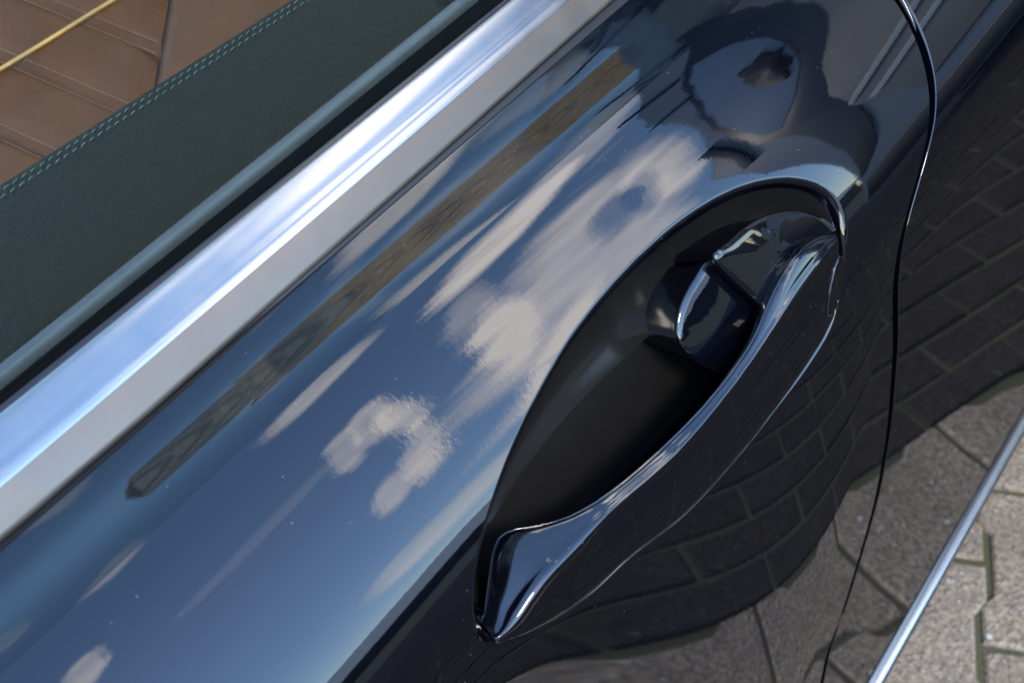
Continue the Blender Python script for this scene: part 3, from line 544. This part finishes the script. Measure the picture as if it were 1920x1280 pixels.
# lock cover: a slightly proud oval cap with a fine joint round it
from mathutils.bvhtree import BVHTree
_bh = bmesh.new(); _bh.from_mesh(hd.data); _tree = BVHTree.FromBMesh(_bh); kn = D['KEYN']
def onto(p):
    h = _tree.ray_cast(Vector(p + kn * .02), Vector(-kn)); return np.array(h[0]) if h[0] is not None else np.array(p)
kc = np.array([onto(p) for p in D['KEY']]); c0 = onto(D['KEY'].mean(0))
def kring(f, lift): return np.array([onto(D['KEY'].mean(0) + (p - D['KEY'].mean(0)) * f) for p in D['KEY']]) + kn * lift
loft('lock_cover', [kring(1, -.0004), kring(1, .0004), kring(.97, .0007), kring(.92, .0008), kring(.7, .0008), kring(.4, .0008), kring(.03, .0008)], M['paint'], door, closed=True)
ring = np.r_[kc, kc[:1]] + kn * .0002
loft('lock_cover_joint', tube(ring, .00042, 6), M['gloss'], door, closed=True)

# ------------------------------------------------------------------ window trim, seals, glass
xs = np.r_[np.arange(-.4, .1, .05), np.arange(.1, .7, .01), np.arange(.7, 1.21, .05)]
def ye(x): return .268 + np.maximum(0, x - .2) * .018
def yc(x): return .277 + .0173 * (np.clip(x, .1, .9) - .155)
def yi(x): return .2927 + .012 * (x - .17)
def prof_rows(fn): return [np.array([(x, *p) for p in fn(x)]) for x in xs]
def arc(p0, p1, p2, n=7):
    p0, p1, p2 = map(np.array, (p0, p1, p2)); return [tuple((1-f)**2*p0 + 2*f*(1-f)*p1 + f*f*p2) for f in np.linspace(0, 1, n)]
def bez_split(x):
    e = np.array([ye(x), .8700]); c = np.array([yc(x), .8806]); i = np.array([yi(x), .8850]); return e, c, i
def outer_prof(x):
    e, c, i = bez_split(x); u = (c - e) / np.linalg.norm(c - e)
    return [(e[0] + .003, e[1] - .004), (e[0] + .0006, e[1] - .0012), tuple(e + u * .0004), tuple(e + u * .002)] + [tuple(e + (c - e) * f + np.array([-.0003, .0003]) * 4 * f * (1 - f)) for f in (.3, .45, .6, .72, .84)]
def crest_prof(x):
    e, c, i = bez_split(x); u = (c - e) / np.linalg.norm(c - e); v = (i - c) / np.linalg.norm(i - c)
    a = e + (c - e) * .84
    return arc(a, c + np.array([-.0002, .0002]), c + (i - c) * .22, 12) + [tuple(c + (i - c) * f + np.array([-.0002, .0006]) * 4 * (f - .22) * (1 - f)) for f in (.3, .4, .5, .6, .7, .8, .9)] + [tuple(i - v * .0006), (i[0] + .0002, i[1] - .0006), (i[0] + .0002, i[1] - .006)]
loft('waist_trim', prof_rows(outer_prof), M['satin'], door, flip=True)
loft('trim_crown', prof_rows(crest_prof), M['chrome'], door, flip=True)
loft('trim_gasket', prof_rows(lambda x: [(.2700, .860), (.2692, .8672), (.2697, .8690), (ye(x) + .001, .8692), (ye(x) + .004, .8670)]), M['rubber'], door, flip=True)
def gb(x): return .3005 + .026 * (np.clip(x, 0, .9) - .18)
loft('seal_lip', prof_rows(lambda x: [(yi(x) + .0003, .8800), (yi(x) + .0003, .8838), (yi(x) + .0008, .8844), (yi(x) + .0022, .8846), (yi(x) + .0028, .8840), (yi(x) + .0030, .8800)]), M['gloss'], door, flip=True)
loft('window_seal', prof_rows(lambda x: [(yi(x) + .0028, .8780), (yi(x) + .0029, .8826), (yi(x) + .0045, .8836), (yi(x) + .0065, .8838), (gb(x) - .002, .8846), (gb(x) - .0004, .8842), (gb(x) - .0002, .878)]), M['felt'], door, flip=True)
loft('inner_strip', prof_rows(lambda x: [(gb(x) + .0042, .870), (gb(x) + .00425, .8846), (gb(x) + .0046, .8848), (gb(x) + .0072, .8849), (gb(x) + .0076, .8846), (gb(x) + .0077, .870)]), M['innerstrip'], door, flip=True)  # flat grey strip along the inside of the glass base
gl = []
for x in xs:
    l = .31; gl.append([(x, gb(x) + l * (z - .885), z) for z in (.86, .885, .95, 1.05, 1.15, 1.26)] + [(x, gb(x) + l * (z - .885) + .004, z) for z in (1.26, 1.15, 1.05, .95, .885, .86)])
loft('window_glass', gl, M['glass'], door, closed=True, cap=True, flip=True, smooth=False)

# door card with double stitched edge
def yk(x): return .3815 - .035 * (np.clip(x, 0, .8) - .25)
def card_prof(x):
    k = yk(x); o = float(gb(x)) + .0088
    P = [(o - .002, .850), (o, .8700), (o + .001, .8730), (o + .004, .8755)]
    P += [(o + .004 + (k - .004 - o - .004) * f, .8755 + .0062 * f + .0022 * 4 * f * (1 - f)) for f in (.1, .25, .4, .55, .7, .85, 1)]
    P += [(k - .0018, .8812), (k - .0004, .8800), (k + .0002, .8780), (k - .001, .860), (k - .012, .80), (k - .02, .60), (k - .02, .35)]
    return P
loft('door_card', prof_rows(card_prof), M['green'], door, flip=True)
def stitches(name, path_fn, length, pitch, t0, t1, rad, material, parent, skew=0.0):
    V = []; F = []
    for s0 in np.arange(t0, t1, pitch):
        pa = np.array([path_fn(s0 + length * f) for f in (0, .15, .5, .85, 1)])
        pa[:, 2] += np.array([-.0004, .0001, .0002, .0001, -.0004]); pa[:, 1] += np.linspace(-skew, skew, 5)
        rws = tube(pa, rad, 5, [.6, 1, 1, 1, .6]); b = len(V); V += list(rws.reshape(-1, 3)); F += grid_faces(5, 5, b)
        F += [(b + i * 5 + 4, b + i * 5, b + i * 5 + 5, b + i * 5 + 9) for i in range(4)]
    o = mesh_obj(name, V, F, material, parent); o['kind'] = 'stuff'; return o
def card_z(x, back): return .8755 + .0062 * (1 - back / .058) + .0022 * 4 * (back / .058) * (1 - back / .058)
stitches('stitching', lambda x: (x, yk(x) - .0052, card_z(x, .0012) + .0002), .0027, .0041, -.1, .75, .00021, M['thread'], door, .0003)
stitches('stitching', lambda x: (x, yk(x) - .0085, card_z(x, .0045) + .0002), .0027, .0041, -.1, .75, .00022, M['thread'], door, .0003)

# ------------------------------------------------------------------ seat
seat = bpy.data.objects.new('seat', None); col.objects.link(seat); seat.parent = car
SX = [.316, .372, .4285, .4845, .5435, .602, .66, .72]
def seamy(x): return .621 + (x - .545) * .78
def seat_panel(x0, x1):
    rows = []
    for f in np.linspace(0, 1, 25):
        x = x0 + (x1 - x0) * f
        e = min(f, 1 - f) * (x1 - x0)
        dz = -.0042 * math.exp(-(e / .0035) ** 2) - .0022 * math.exp(-((e - .0052) / .0016) ** 2)
        puff = .004 * (1 - (2 * f - 1) ** 4)
        r = []
        for g in np.linspace(0, 1, 22):
            y0 = seamy(x); y = y0 + .0004 + g * .38
            es = g * .38
            r.append((x, y, .698 + dz + puff * (1 - math.exp(-es / .008)) - .003 * math.exp(-(es / .004) ** 2) - .09 * (g - .2) ** 2 * (g > .2)))
        rows.append(r)
    return loft('seat_panel', rows, M['tan'], seat)
for i in range(len(SX) - 1): seat_panel(SX[i] + .0002, SX[i + 1] - .0002)
rows = []
for x in np.linspace(.25, .95, 90):
    y0 = seamy(x); r = [(x, y0, .690)]
    for f in np.linspace(0.01, 1, 24):
        d = .16 * f
        z = .698 - .003 * math.exp(-(d / .004) ** 2) + .006 * (1 - math.exp(-d / .03)) - 3.4 * max(0, d - .06) ** 2
        r.append((x, y0 - d, z))
    r.append((x, y0 - .165, .45)); rows.append(r)
loft('seat_bolster', rows, M['tan'], seat, flip=True)
for i in range(1, len(SX) - 1):
    for s in (-.0052, .0052):
        xc = SX[i] + s
        st = stitches('seat_stitching', lambda v, xc=xc: (xc, v, .6985), .0026, .0036, seamy(xc) + .003, seamy(xc) + .14, .00028, M['tanthread'], seat)
rows = tube([(x, .6785 + .0003 * math.sin(x * 60), .7030) for x in np.linspace(.30, .578, 90)], .0013, 8)  # thin cord added in place of a sliver of sunlight across the seat
loft('seat_sun_streak', rows, M['sun_streak'], seat, closed=True, cap=True)

# ------------------------------------------------------------------ sill, underbody, cabin lining
pend = S(.6, WEND); ys, zs = float(pend[1]), float(pend[2])
def sx(n=60): return np.linspace(-.4, 1.9, n)
def ext(fn, name, material, parent): return loft(name, [np.array([(x, *p) for p in fn]) for x in sx()], material, parent, flip=True)
ext([(ys + .004, zs + .0005), (ys + .0035, zs - .003), (ys + .001, zs - .0035)], 'sill_gasket', M['rubber'], car)
ext([(ys + .004, zs - .0032), (ys + .0005, zs - .0030), (ys - .0035, zs - .0045), (ys - .0058, zs - .0075), (ys - .0062, zs - .011), (ys - .0045, zs - .0165), (ys + .001, zs - .021), (ys + .006, zs - .022)], 'sill_trim', M['sill'], car)
ext([(ys + .006, zs - .021), (ys + .02, zs - .03), (ys + .10, zs - .06), (ys + .5, zs - .065), (ys + 1.5, zs - .065)], 'underbody', M['dark'], car)
box('cabin_lining', (-.4, 1.6, .62, 1.7, .24, .30), M['dark'], car)
box('bulkhead', (1.0, 1.05, .33, 1.7, .30, .86), M['dark'], car)

# ------------------------------------------------------------------ pavement
pave = mesh_obj('pavement', [(-80, -80, -.0042), (80, -80, -.0042), (80, 80, -.0042), (-80, 80, -.0042)], [(0, 1, 2, 3)], M['joint'], smooth=False)
pave['kind'] = 'structure'; pave['label'] = 'interlocking grey concrete block pavement with mossy joints beside the car'
A = R(22.9); e1 = np.array([math.cos(A), math.sin(A)]); e2 = np.array([-math.sin(A), math.cos(A)])
def block_outline(s=0.0):
    h, k, hw, wv = .1002 - s, .0065, .0800 - s, .046
    t = .008
    up = [(h, hw + k), (wv + t, hw + k), (wv - t, hw - k), (-wv + t, hw - k), (-wv - t, hw + k), (-h, hw + k)]
    # wide ends, narrow waist
    lo = [(-x, -y) for x, y in up]
    return up + lo
def block_mesh(pm):
    rings = [(0.0, -.03), (0.0, -.006), (.0012, -.0022), (.0042, 0.0)]
    V = []; F = []; n = 12
    for s, z in rings: V += [(*p, z) for p in block_outline(s)]
    for r in range(3):
        for j in range(n): F.append((r * n + j, r * n + (j + 1) % n, (r + 1) * n + (j + 1) % n, (r + 1) * n + j))
    F.append(tuple(range(3 * n, 4 * n)))
    bm = bmesh.new(); vs = [bm.verts.new(v) for v in V]
    for f in F: bm.faces.new([vs[i] for i in f])
    bmesh.ops.recalc_face_normals(bm, faces=bm.faces[:])
    me = bpy.data.meshes.new('paving_block'); bm.to_mesh(me); bm.free(); me.materials.append(pm); return me
def brick_mesh(pm):
    V = []; F = []
    for s, z in ((0, -.03), (0, -.005), (.001, -.002), (.0035, 0)):
        V += [(sx_ * (.0875 - s), sy_ * (.0275 - s), z) for sx_, sy_ in ((-1, -1), (1, -1), (1, 1), (-1, 1))]
    for r in range(3):
        for j in range(4): F.append((r * 4 + j, r * 4 + (j + 1) % 4, (r + 1) * 4 + (j + 1) % 4, (r + 1) * 4 + j))
    F.append((12, 13, 14, 15))
    me = bpy.data.meshes.new('paving_brick'); me.from_pydata(V, [], F); me.update(); me.materials.append(pm); return me
bme = block_mesh(M['paver']); bmd = brick_mesh(M['paverdark'])
org = 1.019 * e1 - .378 * e2
spots = []
for i in range(-40, 60):
    for j in range(-45, 30):
        p = org + e1 * (i * .206 + (j % 2) * .103) + e2 * (j * .1655)
        if j >= 0 and -1.5 < p[0] < 5 and -4 < p[1] < 1.2: spots.append((p, 0))
v0 = -.378 - .0835
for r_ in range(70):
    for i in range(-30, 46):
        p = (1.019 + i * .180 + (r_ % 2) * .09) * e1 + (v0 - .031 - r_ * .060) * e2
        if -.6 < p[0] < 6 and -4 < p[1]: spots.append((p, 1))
ref = np.array([.95, .0])
spots.sort(key=lambda q: abs(q[0][0] - ref[0]) * .8 + abs(q[0][1] - ref[1]) + (3 if q[0][1] > .35 else 0))
V = {0: [], 1: []}; F = {0: [], 1: []}
geo_ = {0: (np.array([tuple(v.co) for v in bme.vertices]), [tuple(f.vertices) for f in bme.polygons]), 1: (np.array([tuple(v.co) for v in bmd.vertices]), [tuple(f.vertices) for f in bmd.polygons])}
for k, (p, dk) in enumerate(spots):
    bv, bf = geo_[dk]
    rz = A + rng.normal(0, .004); tilt = rng.normal(0, .004, 2); dz = rng.normal(0, .0012)
    if k < 300:
        o = bpy.data.objects.new('paving_brick' if dk else 'paving_block', bmd if dk else bme); col.objects.link(o); o.parent = pave
        o.location = (p[0] + rng.normal(0, .0006), p[1] + rng.normal(0, .0006), dz); o.rotation_euler = (tilt[0], tilt[1], rz)
    else:
        c, s = math.cos(rz), math.sin(rz); q = bv.copy()
        q[:, 0], q[:, 1] = c * bv[:, 0] - s * bv[:, 1] + p[0], s * bv[:, 0] + c * bv[:, 1] + p[1]; q[:, 2] += dz
        b = len(V[dk]); V[dk] += list(q); F[dk] += [tuple(b + i for i in f) for f in bf]
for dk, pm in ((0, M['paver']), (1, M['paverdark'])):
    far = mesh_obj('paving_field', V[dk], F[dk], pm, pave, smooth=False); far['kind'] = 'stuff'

# ------------------------------------------------------------------ the street round the car, seen in the paint
def house(label, x0, x1, yf, sgn, depth, eave, ridge, wallm, roofm, chim, skew=0.0, name='row_house', cat='house', group='row houses along the street'):
    """row house; front wall on y = yf, depth grows along sgn"""
    h = empty(name, label, cat, ((x0 + x1) / 2, yf, 0), group)
    ox, oy = h.location.x, h.location.y
    def V3(x, y, z): return (x - ox + (skew * abs(y - yf) / depth if x < ox else 0), y - oy, z)
    yb = yf + sgn * depth; ym = (yf + yb) / 2
    v = [V3(x0, yf, 0), V3(x1, yf, 0), V3(x1, yb, 0), V3(x0, yb, 0), V3(x0, yf, eave), V3(x1, yf, eave), V3(x1, yb, eave), V3(x0, yb, eave), V3(x0, ym, ridge - .1), V3(x1, ym, ridge - .1)]
    mesh_obj('wall', v, [(0, 1, 5, 4), (2, 3, 7, 6), (1, 2, 6, 9, 5), (3, 0, 4, 8, 7)], wallm, h, smooth=False)
    k = .35; dz = k * (ridge - eave) / (depth / 2)
    r = [V3(x0 - .05, yf - sgn * k, eave - dz), V3(x1 + .05, yf - sgn * k, eave - dz), V3(x1 + .05, ym, ridge), V3(x0 - .05, ym, ridge), V3(x1 + .05, yb + sgn * k, eave - dz), V3(x0 - .05, yb + sgn * k, eave - dz)]
    r += [(a, b, c - .12) for a, b, c in r]
    roof = mesh_obj('roof', r, [(0, 1, 2, 3), (3, 2, 4, 5), (7, 6, 9, 8), (8, 9, 11, 10), (0, 6, 7, 1), (5, 4, 10, 11), (0, 3, 9, 6), (3, 5, 11, 9), (1, 7, 8, 2), (2, 8, 10, 4)], roofm, h, smooth=False)
    for cxp in chim:
        cv, cf = boxv(cxp - .45 - ox, cxp + .45 - ox, ym - .3 - oy, ym + .3 - oy, ridge - .6, ridge + 1.0); mesh_obj('chimney', cv, cf, M['brick'], roof, smooth=False)
    nx = max(1, int((x1 - x0) / 2.4))
    for i in range(nx):
        cxp = x0 + (i + .5) * (x1 - x0) / nx
        for lv in np.arange(1.0, eave - 1.6, 2.7):
            fy = yf - sgn * .04
            fv, ff = boxv(cxp - .6 - ox, cxp + .6 - ox, min(fy, yf) - oy, max(fy, yf) - oy, lv, lv + 1.4); fr = mesh_obj('window', fv, ff, M['white'], h, smooth=False)
            g0 = yf - sgn * .055
            fv, ff = boxv(cxp - .5 - ox, cxp + .5 - ox, min(g0, fy) - oy, max(g0, fy) - oy, lv + .1, lv + 1.3); mesh_obj('pane', fv, ff, M['darkglass'], fr, smooth=False)
    return h
house('brown tiled row house across the car with pale gable end', 7.5, 34.0, 7.5, 1, 10.0, 3.4, 11.3, M['stucco'], M['browntile'], (22.0,), 3.0)
house('grey slate row house with pale rendered walls and slanting end', 3.0, 8.4, 7.9, 1, 9.2, 3.4, 10.5, M['slatewall'], M['slate'], (), 8.0)
house('long low garage row with pale metal roof facing the car', -6.0, 16.0, -14.0, -1, 8.0, 1.75, 3.6, M['vannavy'], M['palemetal'], (), 0.0, 'garage_row', 'garage', None)


def prism(name, outline, x0, x1, material, parent, bevel=0.04, off=(0, 0, 0)):
    ox, oy, oz = off; n = len(outline)
    bm = bmesh.new(); a = [bm.verts.new((x0 - ox, y - oy, z - oz)) for y, z in outline]; b = [bm.verts.new((x1 - ox, y - oy, z - oz)) for y, z in outline]
    bm.faces.new(a); bm.faces.new(b[::-1])
    for i in range(n): bm.faces.new((a[(i + 1) % n], a[i], b[i], b[(i + 1) % n]))
    bmesh.ops.recalc_face_normals(bm, faces=bm.faces[:])
    if bevel: bmesh.ops.bevel(bm, geom=bm.edges[:], offset=bevel, segments=3, profile=0.5, affect='EDGES')
    me = bpy.data.meshes.new(name); bm.to_mesh(me); bm.free(); me.materials.append(material)
    for p in me.polygons: p.use_smooth = True
    o = bpy.data.objects.new(name, me); col.objects.link(o); o.parent = parent; return o
VX = 2.2
van = empty('parked_van', 'tall slate blue van with navy window surround parked behind the car', 'van', (VX, .2, 0)); vo = (VX, .2, 0)
prism('body', [(1.68, .35), (1.70, 1.2), (1.62, 1.72), (1.15, 2.28), (.62, 2.60), (.28, 2.68), (-.08, 2.62), (-.68, 2.47), (-1.12, 2.33), (-1.34, 1.9), (-1.42, .9), (-1.42, .35)], VX, VX + 4.2, M['vanpaint'], van, .06, vo)
prism('rear_panel', [(.62, 2.32), (.40, 2.42), (.1, 2.47), (-.25, 2.46), (-.52, 2.39), (-.74, 2.26), (-.93, 2.08), (-.95, 1.97), (-.74, 1.97), (-.46, 2.01), (-.32, 2.06), (-.12, 2.13), (.2, 2.22), (.42, 2.26)], VX - .012, VX + .01, M['vanglass'], van, .006, vo)
prism('tail_panel', [(1.45, 1.62), (1.30, 1.86), (.80, 2.05), (.45, 2.10), (.1, 2.06), (-.3, 1.93), (-.62, 1.84), (-.86, 1.70), (-.97, 1.45), (-.98, .95), (1.4, .95)], VX - .03, VX + .01, M['vangrey'], van, .012, vo)
prism('window_surround', [(1.32, 1.80), (.80, 2.055), (.45, 2.105), (.1, 2.065), (-.3, 1.935), (-.62, 1.845), (-.86, 1.705), (-.97, 1.45), (-1.15, 1.0), (-1.36, .86), (-1.22, 1.45), (-1.04, 1.9), (-.98, 2.1), (-.76, 2.29), (-.52, 2.42), (-.25, 2.49), (.1, 2.50), (.42, 2.45), (.66, 2.34), (1.20, 1.96)], VX - .008, VX + .01, M['vannavy'], van, .003, vo)
for z in (1.44, 1.30): prism('trim_bar', [(-.95, z), (-.3, z + .03), (-.3, z + .08), (-.95, z + .05)], VX - .045, VX - .02, M['slatewall2'], van, .005, vo)
for p, q in (((1.36, 2.20), (1.02, 2.10)), ((.76, 2.56), (.60, 2.40)), ((.20, 2.63), (.17, 2.49)), ((-.70, 2.43), (-1.12, 2.06))):
    w_ = .035; prism('door_strap', [(p[0], p[1] - w_ / 2), (q[0], q[1] - w_ / 2), (q[0] - w_, q[1] + w_ / 2), (p[0] - w_, p[1] + w_ / 2)], VX - .02, VX + .01, M['vannavy'], van, .003, vo)
dr = np.random.default_rng(3)
prism('painted_tree_reflection', [(-.29 + .25 * r_ * math.cos(k) , 2.18 + .105 * r_ * math.sin(k) - .30 * .25 * r_ * math.cos(k) * -1.2) for k, r_ in zip(np.linspace(0, 2 * math.pi, 26, endpoint=False), dr.uniform(.62, 1.05, 26))], VX - .03, VX - .008, M['treerefl'], van, 0, vo)  # ragged dark shape painted in for a tree reflected in the van's rear
prism('bumper', [(1.6, .42), (1.6, .78), (-1.3, .78), (-1.3, .42)], VX - .09, VX + .02, M['rubber'], van, .03, vo)
for s, yy in ((1, 1.35), (1, -1.05)):
    for xx in (VX + .75, VX + 3.3):
        ring = [(xx + .33 * math.cos(k) - VX, .33 * math.sin(k) + .33) for k in np.linspace(0, 2 * math.pi, 28, endpoint=False)]
        rows = []
        for dy, f in ((-.11, .2), (-.11, .62), (-.115, .66), (-.11, .95), (-.08, 1), (.08, 1), (.11, .95), (.11, .2)):
            rows.append([((px - (xx - VX)) * f + xx - VX, yy + dy - .2, (pz - .33) * f + .33) for px, pz in ring])
        loft('wheel', rows, M['rubber'], van, closed=True, cap=True)
